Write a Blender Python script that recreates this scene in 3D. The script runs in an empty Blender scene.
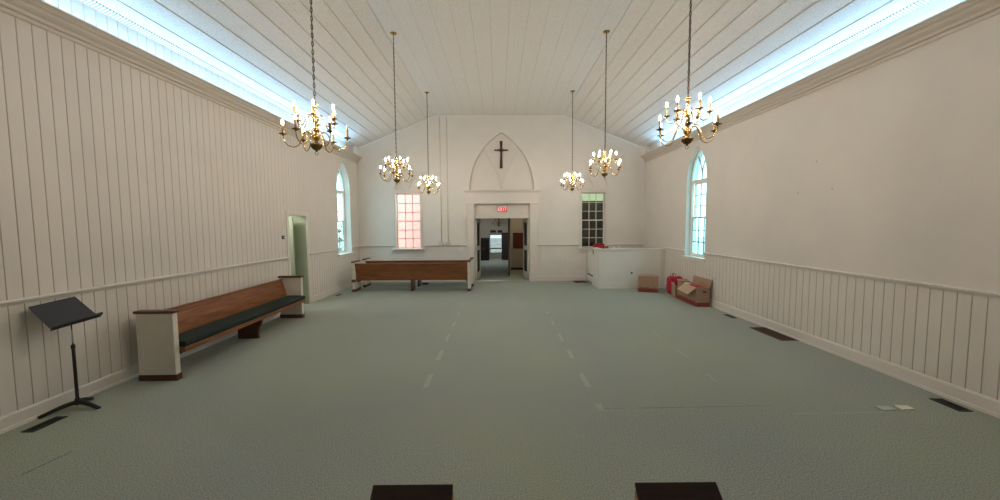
import bpy, bmesh, math, random
from mathutils import Vector, Matrix
random.seed(7)
C = bpy.context.scene.collection
PI = math.pi

# ------------------------------------------------------------------ room measures (metres)
XL, XR, YF, YB = -4.486, 4.722, 12.283, -3.0
ZC, FL, FR = 5.297, -2.006, 2.103          # flat ceiling height and its two fold lines
ZWL, ZWR = 4.275, 4.235                     # ceiling height at the side walls
RAIL = 1.165
def ztop(x):
    if x < FL: return ZC - (FL - x) * (ZC - ZWL) / (FL - XL)
    if x > FR: return ZC - (x - FR) * (ZC - ZWR) / (XR - FR)
    return ZC

# ------------------------------------------------------------------ materials
def new_mat(name):
    m = bpy.data.materials.new(name); m.use_nodes = True
    nt = m.node_tree
    return m, nt, nt.nodes['Principled BSDF']
def plain(name, col, rough=.6, metal=0., noise=0., scale=30., bump=0., bscale=200., spec=None):
    m, nt, b = new_mat(name)
    b.inputs['Base Color'].default_value = (*col, 1)
    b.inputs['Roughness'].default_value = rough
    b.inputs['Metallic'].default_value = metal
    if spec is not None: b.inputs['Specular IOR Level'].default_value = spec
    tc = nt.nodes.new('ShaderNodeTexCoord')
    if noise:
        n = nt.nodes.new('ShaderNodeTexNoise'); n.inputs['Scale'].default_value = scale; n.inputs['Detail'].default_value = 4
        r = nt.nodes.new('ShaderNodeValToRGB')
        r.color_ramp.elements[0].position = .3; r.color_ramp.elements[1].position = .7
        r.color_ramp.elements[0].color = (*[c * (1 - noise) for c in col], 1)
        r.color_ramp.elements[1].color = (*[min(1, c * (1 + noise)) for c in col], 1)
        nt.links.new(tc.outputs['Object'], n.inputs['Vector']); nt.links.new(n.outputs['Fac'], r.inputs['Fac'])
        nt.links.new(r.outputs['Color'], b.inputs['Base Color'])
    if bump:
        n = nt.nodes.new('ShaderNodeTexNoise'); n.inputs['Scale'].default_value = bscale; n.inputs['Detail'].default_value = 3
        u = nt.nodes.new('ShaderNodeBump'); u.inputs['Strength'].default_value = bump; u.inputs['Distance'].default_value = .01
        nt.links.new(tc.outputs['Object'], n.inputs['Vector']); nt.links.new(n.outputs['Fac'], u.inputs['Height'])
        nt.links.new(u.outputs['Normal'], b.inputs['Normal'])
    return m
def wood(name, c1, c2, axis='X', rough=.35):
    m, nt, b = new_mat(name)
    tc = nt.nodes.new('ShaderNodeTexCoord'); mp = nt.nodes.new('ShaderNodeMapping')
    s = {'X': (1.2, 18, 18), 'Y': (18, 1.2, 18), 'Z': (18, 18, 1.2)}[axis]
    mp.inputs['Scale'].default_value = s
    n = nt.nodes.new('ShaderNodeTexNoise'); n.inputs['Scale'].default_value = 2.2; n.inputs['Detail'].default_value = 7; n.inputs['Distortion'].default_value = .6
    r = nt.nodes.new('ShaderNodeValToRGB')
    r.color_ramp.elements[0].position = .32; r.color_ramp.elements[1].position = .68
    r.color_ramp.elements[0].color = (*c1, 1); r.color_ramp.elements[1].color = (*c2, 1)
    nt.links.new(tc.outputs['Object'], mp.inputs['Vector']); nt.links.new(mp.outputs['Vector'], n.inputs['Vector'])
    nt.links.new(n.outputs['Fac'], r.inputs['Fac']); nt.links.new(r.outputs['Color'], b.inputs['Base Color'])
    b.inputs['Roughness'].default_value = rough
    return m
def emit(name, col, strength):
    m = bpy.data.materials.new(name); m.use_nodes = True
    nt = m.node_tree; nt.nodes.clear()
    e = nt.nodes.new('ShaderNodeEmission'); e.inputs['Color'].default_value = (*col, 1); e.inputs['Strength'].default_value = strength
    o = nt.nodes.new('ShaderNodeOutputMaterial'); nt.links.new(e.outputs[0], o.inputs['Surface'])
    return m
def glass(name, tint, gloss=.08, rough=.02, trans=0.0):
    m = bpy.data.materials.new(name); m.use_nodes = True
    nt = m.node_tree; nt.nodes.clear()
    t = nt.nodes.new('ShaderNodeBsdfTransparent'); t.inputs['Color'].default_value = (*tint, 1)
    g = nt.nodes.new('ShaderNodeBsdfGlossy'); g.inputs['Roughness'].default_value = rough
    mx = nt.nodes.new('ShaderNodeMixShader'); mx.inputs['Fac'].default_value = gloss
    src = t.outputs[0]
    if trans:
        l = nt.nodes.new('ShaderNodeBsdfTranslucent'); l.inputs['Color'].default_value = (*tint, 1)
        m2 = nt.nodes.new('ShaderNodeMixShader'); m2.inputs['Fac'].default_value = trans
        nt.links.new(t.outputs[0], m2.inputs[1]); nt.links.new(l.outputs[0], m2.inputs[2]); src = m2.outputs[0]
    nt.links.new(src, mx.inputs[1]); nt.links.new(g.outputs[0], mx.inputs[2])
    o = nt.nodes.new('ShaderNodeOutputMaterial'); nt.links.new(mx.outputs[0], o.inputs['Surface'])
    return m

def carpet_mat():
    m, nt, b = new_mat('carpet_green')
    tc = nt.nodes.new('ShaderNodeTexCoord')
    fine = nt.nodes.new('ShaderNodeTexNoise'); fine.inputs['Scale'].default_value = 100; fine.inputs['Detail'].default_value = 6; fine.inputs['Roughness'].default_value = .75
    big = nt.nodes.new('ShaderNodeTexNoise'); big.inputs['Scale'].default_value = .55; big.inputs['Detail'].default_value = 3
    r1 = nt.nodes.new('ShaderNodeValToRGB'); r2 = nt.nodes.new('ShaderNodeValToRGB')
    r1.color_ramp.elements[0].position = .33; r1.color_ramp.elements[1].position = .67
    r1.color_ramp.elements[0].color = (.150, .169, .146, 1); r1.color_ramp.elements[1].color = (.575, .608, .53, 1)
    r2.color_ramp.elements[0].position = .35; r2.color_ramp.elements[1].position = .66
    r2.color_ramp.elements[0].color = (.95, .965, 1.02, 1); r2.color_ramp.elements[1].color = (1.02, 1.04, .96, 1)
    mx = nt.nodes.new('ShaderNodeMix'); mx.data_type = 'RGBA'; mx.blend_type = 'MULTIPLY'; mx.inputs[0].default_value = 1
    for n in (fine, big): nt.links.new(tc.outputs['Object'], n.inputs['Vector'])
    nt.links.new(fine.outputs['Fac'], r1.inputs['Fac']); nt.links.new(big.outputs['Fac'], r2.inputs['Fac'])
    nt.links.new(r1.outputs['Color'], mx.inputs[6]); nt.links.new(r2.outputs['Color'], mx.inputs[7])
    nt.links.new(mx.outputs[2], b.inputs['Base Color'])
    b.inputs['Roughness'].default_value = .95; b.inputs['Specular IOR Level'].default_value = .15
    u = nt.nodes.new('ShaderNodeBump'); u.inputs['Strength'].default_value = .3; u.inputs['Distance'].default_value = .004
    nt.links.new(fine.outputs['Fac'], u.inputs['Height']); nt.links.new(u.outputs['Normal'], b.inputs['Normal'])
    return m
def tile_mat():
    m, nt, b = new_mat('ceiling_planks')
    tc = nt.nodes.new('ShaderNodeTexCoord')
    n = nt.nodes.new('ShaderNodeTexNoise'); n.inputs['Scale'].default_value = 48; n.inputs['Detail'].default_value = 3
    r = nt.nodes.new('ShaderNodeValToRGB'); r.color_ramp.elements[0].position = .36; r.color_ramp.elements[1].position = .46
    r.color_ramp.elements[0].color = (.62, .605, .585, 1); r.color_ramp.elements[1].color = (.74, .72, .695, 1)
    nt.links.new(tc.outputs['Object'], n.inputs['Vector']); nt.links.new(n.outputs['Fac'], r.inputs['Fac'])
    nt.links.new(r.outputs['Color'], b.inputs['Base Color'])
    b.inputs['Roughness'].default_value = .9; b.inputs['Specular IOR Level'].default_value = .2
    return m
def brick_mat():
    m, nt, b = new_mat('red_brick')
    tc = nt.nodes.new('ShaderNodeTexCoord'); mp = nt.nodes.new('ShaderNodeMapping'); mp.inputs['Rotation'].default_value = (PI / 2, 0, 0)
    br = nt.nodes.new('ShaderNodeTexBrick'); br.inputs['Scale'].default_value = 1
    br.inputs['Brick Width'].default_value = .22; br.inputs['Row Height'].default_value = .075; br.inputs['Mortar Size'].default_value = .006
    br.inputs['Color1'].default_value = (.70, .31, .275, 1); br.inputs['Color2'].default_value = (.62, .29, .265, 1); br.inputs['Mortar'].default_value = (.62, .40, .37, 1)
    nt.links.new(tc.outputs['Object'], mp.inputs['Vector']); nt.links.new(mp.outputs['Vector'], br.inputs['Vector'])
    nt.links.new(br.outputs['Color'], b.inputs['Base Color']); b.inputs['Roughness'].default_value = .9
    return m
def ribbed_mat():
    m, nt, b = new_mat('ribbed_vent_strip')
    tc = nt.nodes.new('ShaderNodeTexCoord')
    w = nt.nodes.new('ShaderNodeTexWave'); w.bands_direction = 'Y'; w.inputs['Scale'].default_value = 8.5
    r = nt.nodes.new('ShaderNodeValToRGB'); r.color_ramp.elements[0].position = .30; r.color_ramp.elements[1].position = .45
    r.color_ramp.elements[0].color = (.28, .27, .26, 1); r.color_ramp.elements[1].color = (.78, .77, .74, 1)
    nt.links.new(tc.outputs['Object'], w.inputs['Vector']); nt.links.new(w.outputs['Fac'], r.inputs['Fac']); nt.links.new(r.outputs['Color'], b.inputs['Base Color'])
    b.inputs['Roughness'].default_value = .8
    return m
M = dict(
    joint=plain('plank_joint', (.58, .56, .54), .9), carpet=carpet_mat(), tile=tile_mat(), brick=brick_mat(), ribbed=ribbed_mat(),
    wall=plain('cream_wall_paint', (.70, .655, .605), .75, noise=.025, scale=2.2, bump=.12, bscale=90),
    far=plain('pale_wall_paint', (.74, .71, .665), .75, noise=.025, scale=2.0, bump=.12, bscale=90),
    groove=plain('groove_gap', (.56, .515, .46), .9), grooveF=plain('groove_fine', (.68, .65, .605), .9),
    trim=plain('trim_paint', (.72, .675, .625), .5, noise=.02, scale=4),
    white=plain('white_gloss_paint', (.78, .76, .71), .4, noise=.02, scale=5),
    cornice=plain('cornice_paint', (.62, .575, .515), .55),
    pewwhite=plain('pew_end_paint', (.74, .70, .62), .5, noise=.03, scale=6),
    pewwood=wood('pew_oak', (.155, .052, .017), (.31, .118, .042), 'X', .3),
    darkwood=wood('dark_mahogany', (.055, .020, .012), (.125, .045, .024), 'X', .35),
    lectwood=wood('lectern_oak', (.32, .16, .065), (.50, .27, .115), 'Z', .45),
    tablet=wood('dark_stained_top', (.016, .006, .004), (.036, .015, .010), 'X', .4),
    cushion=plain('dark_green_fabric', (.007, .019, .015), .9, noise=.3, scale=60, bump=.2, bscale=300),
    brass=plain('polished_brass', (.58, .35, .095), .27, 1.0),
    chain=plain('darkened_chain', (.16, .12, .085), .4, 1.0),
    dbrass=plain('aged_brass', (.20, .13, .055), .35, 1.0),
    candle=plain('candle_sleeve', (.50, .29, .11), .5),
    bulb=emit('lit_flame_bulb', (1.0, .83, .65), 400),
    bulboff=plain('clear_unlit_bulb', (.75, .70, .62), .12),
    black=plain('black_metal', (.014, .014, .016), .42),
    deskblack=plain('black_enamel', (.028, .028, .034), .5),
    chrome=plain('chrome_rod', (.6, .6, .6), .2, 1.0),
    vent=plain('dark_floor_grille', (.011, .010, .009), .5),
    brownvent=wood('brown_return_grille', (.045, .022, .015), (.085, .04, .027), 'X', .5),
    hole_shade=plain('opening_shade', (.006, .005, .005), .9),  # near-black colour standing for the shade inside openings
    card=plain('brown_cardboard', (.38, .245, .165), .85, noise=.06, scale=12),
    cardin=plain('inner_cardboard', (.52, .36, .25), .85, noise=.05, scale=12),
    redprint=plain('red_print', (.25, .04, .042), .8, noise=.15, scale=40),
    redcloth=plain('red_fabric', (.42, .018, .035), .8, noise=.2, scale=25),
    redbox=plain('red_card', (.36, .04, .025), .6),
    paper=plain('white_paper', (.78, .72, .62), .8), greypaper=plain('grey_paper', (.52, .55, .53), .85),
    patch=plain('worn_carpet', (.42, .465, .405), .95, noise=.15, scale=50),
    seam=plain('carpet_seam', (.23, .255, .235), .95, noise=.2, scale=50),
    exitred=emit('exit_red', (.70, .045, .04), .62), exitlet=emit('exit_letters', (1, .72, .66), .75),
    exitbox=plain('exit_housing', (.62, .55, .48), .5),
    green=plain('pale_green_paint', (.42, .47, .36), .7, noise=.05, scale=3), 
    glassc=glass('cyan_obscure_glass', (.50, .71, .74), .05, .1, .05), glassl=glass('clear_daylight_glass', (.62, .80, .84), .05), glassi=glass('dim_inner_glass', (.36, .38, .38), .05),
    glassp=glass('pale_window_glass', (1, .97, .96), .04), glassd=glass('dark_room_glass', (.9, .93, .9), .05),
    lead=plain('grey_glazing_bar', (.20, .20, .20), .5),
    vest=plain('vestibule_paint', (.50, .45, .37), .8), dark=plain('dark_brown_paint', (.035, .026, .02), .7),
    ebony=plain('ebony_cabinet', (.012, .011, .012), .4), corkred=plain('dark_red_board', (.12, .03, .015), .8, noise=.2, scale=30),
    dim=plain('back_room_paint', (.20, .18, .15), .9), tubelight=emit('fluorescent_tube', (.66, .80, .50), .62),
    crosswood=wood('cross_wood', (.045, .014, .012), (.085, .028, .022), 'Z', .4),
    steel=plain('threshold_metal', (.62, .60, .56), .35, .6),
    pave=plain('pale_pavement', (.46, .46, .44), .9, noise=.1, scale=3), grass=plain('grass', (.09, .20, .05), .95, noise=.3, scale=8), leaf=plain('leaf_green', (.16, .25, .14), .7, noise=.4, scale=6), bark=plain('bark', (.12, .08, .05), .9),
    cup=plain('white_ceramic', (.75, .74, .72), .3), knob=plain('dark_knob', (.08, .07, .06), .4),
)

# ------------------------------------------------------------------ mesh helpers
class MB:
    def __init__(s): s.bm = bmesh.new(); s.uvd = None
    def v(s, p): return s.bm.verts.new(p)
    def face(s, pts, mi=0, smooth=False):
        f = s.bm.faces.new([s.v(p) for p in pts]); f.material_index = mi; f.smooth = smooth; return f
    def box(s, a, b, mi=0):
        x0, y0, z0 = [min(a[i], b[i]) for i in range(3)]; x1, y1, z1 = [max(a[i], b[i]) for i in range(3)]
        P = [s.v(p) for p in ((x0,y0,z0),(x1,y0,z0),(x1,y1,z0),(x0,y1,z0),(x0,y0,z1),(x1,y0,z1),(x1,y1,z1),(x0,y1,z1))]
        for q in ((0,3,2,1),(4,5,6,7),(0,1,5,4),(1,2,6,5),(2,3,7,6),(3,0,4,7)):
            f = s.bm.faces.new([P[i] for i in q]); f.material_index = mi
        return s
    def hexa(s, bot, top, mi=0):
        n = len(bot); A = [s.v(p) for p in bot]; B = [s.v(p) for p in top]
        f = s.bm.faces.new(A[::-1]); f.material_index = mi
        f = s.bm.faces.new(B); f.material_index = mi
        for i in range(n):
            f = s.bm.faces.new([A[i], A[(i+1) % n], B[(i+1) % n], B[i]]); f.material_index = mi
        return s
    def extrude(s, poly, fn, t0, t1, mi=0):            # poly of 2-D points, fn(p, t) -> 3-D
        return s.hexa([fn(p, t0) for p in poly], [fn(p, t1) for p in poly], mi)
    def lathe(s, prof, c=(0, 0, 0), n=16, mi=0, smooth=True):
        rings = []
        for r, z in prof:
            if r < 1e-5: rings.append([s.v((c[0], c[1], c[2] + z))])
            else: rings.append([s.v((c[0] + r * math.cos(2*PI*i/n), c[1] + r * math.sin(2*PI*i/n), c[2] + z)) for i in range(n)])
        for A, B in zip(rings, rings[1:]):
            for i in range(n):
                j = (i + 1) % n
                if len(A) == 1 and len(B) == 1: continue
                if len(A) == 1: q = [A[0], B[j], B[i]]
                elif len(B) == 1: q = [A[i], A[j], B[0]]
                else: q = [A[i], A[j], B[j], B[i]]
                f = s.bm.faces.new(q); f.material_index = mi; f.smooth = smooth
        return s
    def tube(s, pts, r, n=8, mi=0, closed=False, rads=None):
        pts = [Vector(p) for p in pts]; N = len(pts); rings = []; prev = None
        for i, p in enumerate(pts):
            if closed: t = pts[(i+1) % N] - pts[i-1]
            else: t = pts[min(i+1, N-1)] - pts[max(i-1, 0)]
            t.normalize()
            if prev is None:
                a = Vector((0, 0, 1)) if abs(t.z) < .9 else Vector((1, 0, 0)); prev = t.cross(a).normalized()
            u = (prev - t * prev.dot(t)).normalized(); w = t.cross(u); prev = u
            rr = rads[i] if rads else r
            rings.append([s.v(p + (u * math.cos(2*PI*k/n) + w * math.sin(2*PI*k/n)) * rr) for k in range(n)])
        for i in range(N if closed else N - 1):
            A, B = rings[i], rings[(i+1) % N]
            for k in range(n):
                f = s.bm.faces.new([A[k], A[(k+1) % n], B[(k+1) % n], B[k]]); f.material_index = mi; f.smooth = True
        if not closed:
            s.bm.faces.new(rings[0][::-1]).material_index = mi; s.bm.faces.new(rings[-1]).material_index = mi
        return s
    def strip(s, path, nrm, w, d, mi=0):               # rectangular bar along a 3-D path, nrm = depth direction
        nrm = Vector(nrm).normalized(); P = [Vector(p) for p in path]; rings = []
        for i, p in enumerate(P):
            t = (P[min(i+1, len(P)-1)] - P[max(i-1, 0)]).normalized(); side = t.cross(nrm).normalized()
            rings.append([s.v(p + side * a * w / 2 + nrm * b * d) for a, b in ((-1, 0), (1, 0), (1, 1), (-1, 1))])
        for A, B in zip(rings, rings[1:]):
            for k in range(4):
                s.bm.faces.new([A[k], A[(k+1) % 4], B[(k+1) % 4], B[k]]).material_index = mi
        s.bm.faces.new(rings[0][::-1]).material_index = mi; s.bm.faces.new(rings[-1]).material_index = mi
        return s
    def build(s, name, mats, parent=None, bevel=0, loc=None, fix=True, rz=None):
        if fix: bmesh.ops.recalc_face_normals(s.bm, faces=s.bm.faces)
        me = bpy.data.meshes.new(name); s.bm.to_mesh(me); s.bm.free()
        for m in (mats if isinstance(mats, (list, tuple)) else [mats]): me.materials.append(m)
        o = bpy.data.objects.new(name, me); C.objects.link(o)
        if parent: o.parent = parent
        if loc: o.location = loc
        if rz is not None: o.rotation_euler.z = rz
        if bevel:
            b = o.modifiers.new('bevel', 'BEVEL'); b.width = bevel; b.segments = 2; b.limit_method = 'ANGLE'; b.angle_limit = .7
        return o
def empty(name, loc=(0, 0, 0), rz=0):
    o = bpy.data.objects.new(name, None); C.objects.link(o); o.location = loc; o.rotation_euler.z = rz; o.empty_display_size = .1
    return o
def tag(o, label, cat, group=None):
    o['label'] = label; o['category'] = cat
    if group: o['group'] = group
    return o
def struct(o, label=None):
    o['kind'] = 'structure'
    if label: o['label'] = label
    return o
def copy_tree(o, parent=None):
    c = o.copy(); C.objects.link(c)
    if parent: c.parent = parent
    for ch in list(o.children): copy_tree(ch, c)
    return c
def smooth_path(P, n=6):                                # Catmull-Rom
    P = [Vector(p) for p in P]; out = []
    for i in range(len(P) - 1):
        a, b, c, d = P[max(i-1, 0)], P[i], P[i+1], P[min(i+2, len(P)-1)]
        for k in range(n):
            t = k / n
            out.append(.5 * ((2*b) + (c-a)*t + (2*a-5*b+4*c-d)*t*t + (3*b-a-3*c+d)*t**3))
    out.append(P[-1]); return out

# ------------------------------------------------------------------ pointed arches and walls with openings
def arch_fn(u0, u1, zs, h):
    a = (u1 - u0) / 2; R = (a*a + h*h) / (2*a); um = (u0 + u1) / 2
    def f(u):
        d = (u - u0) if u <= um else (u1 - u)
        return zs + math.sqrt(max(0, R*R - (d - R)**2))
    return f
def arch_us(u0, u1, n=9):                               # denser near the springing
    a = (u1 - u0) / 2
    s = [a * (1 - math.cos(PI/2 * i / n)) for i in range(n + 1)]
    return [u0 + x for x in s] + [u1 - x for x in s[-2::-1]]
def arch_path(u0, u1, zs, h, n=9):
    f = arch_fn(u0, u1, zs, h); return [(u, f(u)) for u in arch_us(u0, u1, n)]
def poly_fn(path):                                      # straight pieces between the sampled points of an arch
    def f(u):
        for (a, za), (b, zb) in zip(path, path[1:]):
            if a - 1e-9 <= u <= b + 1e-9: return za + (zb - za)*(u - a)/(b - a)
        return path[0][1]
    return f
def wall_mesh(mb, u0, u1, z0, ztopf, mp, holes=(), grooves=None, extra=(), dep=.006, gw=.005):
    """mp(u, d, z): d > 0 into the room. holes: (ua, ub, zb, topfn, samples)."""
    G = grooves or []
    def depth(u):
        for g in G:
            if abs(u - g) < gw: return -dep * (1 - abs(u - g) / gw)
        return 0.
    bp = {u0, u1} | set(x for x in extra if u0 < x < u1)
    for g in G:
        for x in (g - gw, g, g + gw):
            if u0 < x < u1: bp.add(x)
    for ua, ub, zb, tf, us in holes:
        for x in [ua, ub] + list(us):
            if u0 < x < u1: bp.add(x)
    bp = sorted(bp); bp = [b for i, b in enumerate(bp) if i == 0 or b - bp[i-1] > 1e-5]
    for a, b in zip(bp, bp[1:]):
        m = (a + b) / 2; spans = [[(z0, z0), (ztopf(a), ztopf(b))]]
        for ua, ub, zb, tf, us in holes:
            if ua < m < ub:
                new = []
                for lo, hi in spans:
                    if zb > lo[0] + 1e-6: new.append([lo, (min(zb, hi[0]), min(zb, hi[1]))])
                    ta, tb = tf(a), tf(b)
                    if hi[0] > ta + 1e-6 or hi[1] > tb + 1e-6: new.append([(min(ta, hi[0]), min(tb, hi[1])), hi])
                spans = new
        mi = 1 if depth(m) < -dep * .3 else 0
        for lo, hi in spans:
            mb.face([mp(a, depth(a), lo[0]), mp(b, depth(b), lo[1]), mp(b, depth(b), hi[1]), mp(a, depth(a), hi[0])], mi)
def reveal(mb, path, mp, d, mi=0, closed=True):          # path of (u, z) round an opening
    n = len(path)
    for i in range(n if closed else n - 1):
        (ua, za), (ub, zb) = path[i], path[(i+1) % n]
        mb.face([mp(ua, 0, za), mp(ub, 0, zb), mp(ub, -d, zb), mp(ua, -d, za)], mi)
mpL = lambda u, d, z: (XL + d, u, z)
mpR = lambda u, d, z: (XR - d, u, z)
mpF = lambda u, d, z: (u, YF - d, z)
PITCH = .1235
def gr(a, b, off=0): return [a + off + PITCH * i for i in range(int((b - a - off) / PITCH) + 1)]

# windows / door openings on the side walls
LW = dict(u0=10.67, u1=11.62, zb=1.02, zs=2.86, h=.82)
RW = dict(u0=8.66, u1=9.565, zb=1.03, zs=2.88, h=.795)
LD = dict(u0=8.155, u1=8.915, z=2.07)
PW = dict(u0=-3.275, u1=-2.495, zb=1.084, z=2.845)
DW = dict(u0=2.690, u1=3.450, zb=1.075, z=2.850)
DOOR = dict(u0=-.758, u1=1.012, z=2.505)
def arch_hole(W): return (W['u0'], W['u1'], W['zb'], poly_fn(arch_path(W['u0'], W['u1'], W['zs'], W['h'])), arch_us(W['u0'], W['u1']))
def arch_loop(W): return [(W['u0'], W['zb'])] + arch_path(W['u0'], W['u1'], W['zs'], W['h']) + [(W['u1'], W['zb'])]
def rect_hole(u0, u1, zb, z): return (u0, u1, zb, lambda u: z, ())
def rect_loop(u0, u1, zb, z): return [(u0, zb), (u0, z), (u1, z), (u1, zb)]
RV = .27
# left wall: vertical boards from floor to cornice
mb = MB()
wall_mesh(mb, YB, YF, 0, lambda u: ZWL + .02, mpL, [arch_hole(LW), rect_hole(LD['u0'], LD['u1'], -1, LD['z'])], gr(YB, YF, .03))
reveal(mb, arch_loop(LW), mpL, RV)
struct(mb.build('wall_left', [M['wall'], M['groove']], fix=False), 'cream wall of vertical grooved boards with a pointed window')
# right wall: plaster above a boarded dado
mb = MB()
wall_mesh(mb, YB, YF, 0, lambda u: RAIL, mpR, [rect_hole(RW['u0'], RW['u1'], RW['zb'], 9)], gr(YB, YF, .055))
h = arch_hole(RW); wall_mesh(mb, YB, YF, RAIL, lambda u: ZWR + .02, mpR, [(h[0], h[1], 0, h[3], h[4])])
reveal(mb, arch_loop(RW), mpR, RV)
wr = struct(mb.build('wall_right', [M['wall'], M['groove']], fix=False), 'cream plaster wall above a grooved board dado')
for y, z in ((5.68, 2.75), (5.39, 2.32), (6.00, 2.31)):
    q = MB(); q.lathe([(0, 0), (.007, 0), (.007, .006), (0, .008)], n=8)
    o = q.build('nail', M['knob'], wr, loc=(XR, y, z)); o.rotation_euler.y = -PI/2
# far wall: gable, dado, window and doorway openings, blind arches
A1 = (-.92, 1.158, 2.945, 1.822); A2 = (-3.30, -2.465, 2.96, .70); A3 = (2.697, 3.533, 2.96, .70)
holesF = [rect_hole(PW['u0'], PW['u1'], PW['zb'], PW['z']), rect_hole(DW['u0'], DW['u1'], DW['zb'], DW['z']), rect_hole(DOOR['u0'], DOOR['u1'], -1, DOOR['z'])]
blind = [(a, b, zs, poly_fn(arch_path(a, b, zs, hh, 10)), arch_us(a, b, 10)) for a, b, zs, hh in (A1, A2, A3)]
mb = MB()
wall_mesh(mb, XL, XR, 0, lambda u: RAIL, mpF, holesF, gr(XL, XR, .07), (), .005)
wall_mesh(mb, XL, XR, RAIL, ztop, mpF, holesF + blind, None, (FL, FR))
for a, b, zs, hh in (A1, A2, A3):
    p = arch_path(a, b, zs, hh, 10); reveal(mb, p, mpF, .155)
    f = mb.bm.faces.new([mb.v(mpF(u, -.155, z)) for u, z in p]); f.material_index = 0
for W in (PW, DW): reveal(mb, rect_loop(W['u0'], W['u1'], W['zb'], W['z']), mpF, .17)
reveal(mb, rect_loop(DOOR['u0'], DOOR['u1'], 0, DOOR['z']), mpF, .16, closed=False)
wf = struct(mb.build('wall_far', [M['far'], M['grooveF']], fix=False), 'pale gabled end wall with a central doorway')
# tracery mouldings in the blind arches
def tracery(A, w, d, top):
    a, b, zs, hh = A; um = (a + b) / 2; q = MB(); y = YF + .155; f = arch_fn(a, b, zs, hh)
    for sgn in (-1, 1):
        us = um + sgn * (b - a) / 2 * top; P0 = (us, f(us) - .035); P2 = (um + sgn * .012, zs + .04 * hh)
        cx, cz = um + sgn * (b - a) / 2 * .10, P0[1] * .45 + P2[1] * .55
        pts = []
        for i in range(15):
            t = i / 14; pts.append(((1-t)**2*P0[0] + 2*t*(1-t)*cx + t*t*P2[0], (1-t)**2*P0[1] + 2*t*(1-t)*cz + t*t*P2[1]))
        q.strip([(u, y, z) for u, z in pts], (0, -1, 0), w, d)
    o = q.build('arch_tracery', M['trim'], wf)
for A in (A1, A2, A3): tracery(A, .045 if A is A1 else .035, .04, .54)
# back wall behind the viewpoint, platform
mb = MB(); wall_mesh(mb, XL, XR, 0, ztop, lambda u, d, z: (u, YB + d, z), (), None, (FL, FR))
struct(mb.build('wall_back', M['vest'], fix=False))
mb = MB(); mb.box((XL + .03, YB + .01, .001), (XR - .03, 1.05, .45)); struct(mb.build('platform', M['carpet']))

# floor
mb = MB(); mb.face([(XL - .2, YB, 0), (XR + .2, YB, 0), (XR + .2, YF + .16, 0), (XL - .2, YF + .16, 0)])
floor = struct(mb.build('floor', M['carpet'], fix=False), 'worn grey green carpet')
def patch(x, y, w, l, m='patch', z=.0015, rz=0, name='worn_strip'):
    q = MB(); n = 7; pts = []
    for i in range(n): pts.append((-w/2 + random.uniform(-.006, .006), -l/2 + l*i/(n-1)))
    for i in range(n-1, -1, -1): pts.append((w/2 + random.uniform(-.006, .006), -l/2 + l*i/(n-1)))
    q.face([(a, b, 0) for a, b in pts])
    return q.build(name, M[m], floor, loc=(x, y, z), rz=rz, fix=False)
for y, l in ((4.395, .38), (5.29, .40), (6.13, .40), (6.97, .36), (7.85, .22), (8.75, .22)): patch(-.836, y, .06 if y < 6 else .04, l)
for y, l in ((3.72, .14), (4.39, .39), (5.29, .38), (6.11, .40), (7.0, .30), (7.85, .24), (8.8, .22)): patch(1.015, y, .06 if y < 6 else .04, l)
patch(2.61, 5.29, .03, .38); patch(2.63, 6.18, .025, .32); patch(-2.39, 6.08, .022, .25); patch(2.55, 4.45, .022, .25)
patch(1.9, 3.70, .008, 1.7, 'seam', .0012, PI/2 + .02, 'carpet_seam'); patch(-3.55, 2.885, .02, .3, 'seam', .0013, -.15, 'carpet_seam')
patch(3.3, 3.56, .010, .9, 'patch', .0011, PI/2 + .02, 'carpet_seam')

# ceiling: flat centre and two slopes of lapped planks that run along the nave
def ceil_planks(name, xa, za, xb, zb, lap, n):
    bm = bmesh.new(); dx, dz = (xb - xa)/n, (zb - za)/n; L = math.hypot(dx, dz); nx, nz = dz/L, -dx/L
    if nz > 0: nx, nz = -nx, -nz
    g = .003/L
    def quad(p, q, mi):
        f = bm.faces.new([bm.verts.new(v) for v in ((p[0], YB, p[1]), (q[0], YB, q[1]), (q[0], YF, q[1]), (p[0], YF, p[1]))]); f.material_index = mi
        f.normal_update()
        if f.normal.z > 0: f.normal_flip()
    for i in range(n):
        P = lambda t, h: (xa + dx*(i + t) + nx*h, za + dz*(i + t) + nz*h)
        a, b = P(g, lap), P(1 - g, 0)                    # edge towards the middle stands proud by lap
        quad(a, b, 0); quad(b, P(1, -.004), 1); quad(P(0, -.004), a, 1)
    me = bpy.data.meshes.new(name); bm.to_mesh(me); bm.free(); me.materials.append(M['tile']); me.materials.append(M['joint'])
    o = bpy.data.objects.new(name, me); C.objects.link(o); return o
ce = struct(ceil_planks('ceiling', FL, ZC, FR, ZC, 0.0, 13), 'white plank ceiling with two sloping sides')
for nm, a in (('sloping_side', (FL, ZC, XL, ZWL, .009, 10)), ('sloping_side', (FR, ZC, XR, ZWR, .009, 10))):
    o = ceil_planks(nm, *a); o.parent = ce
# unseen backing added over the planks to stop sky leaking through the folds
q = MB(); pts = [(XL - .25, ztop(XL) + .02), (FL, ZC + .06), (FR, ZC + .06), (XR + .25, ztop(XR) + .02)]
for (xa, za), (xb, zb) in zip(pts, pts[1:]): q.hexa([(xa, YB, za), (xb, YB, zb), (xb, YF + .1, zb), (xa, YF + .1, za)], [(xa, YB, za + .05), (xb, YB, zb + .05), (xb, YF + .1, zb + .05), (xa, YF + .1, za + .05)])
q.build('leak_backing', M['joint'], ce)
# crown strip where the ceiling meets the far wall, folds
q = MB(); pts = [(XL, ZWL), (FL, ZC), (FR, ZC), (XR, ZWR)]
q.strip([(x, YF, z - .028) for x, z in pts], (0, -1, 0), .05, .025); struct(q.build('trim_1', M['white']))

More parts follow.
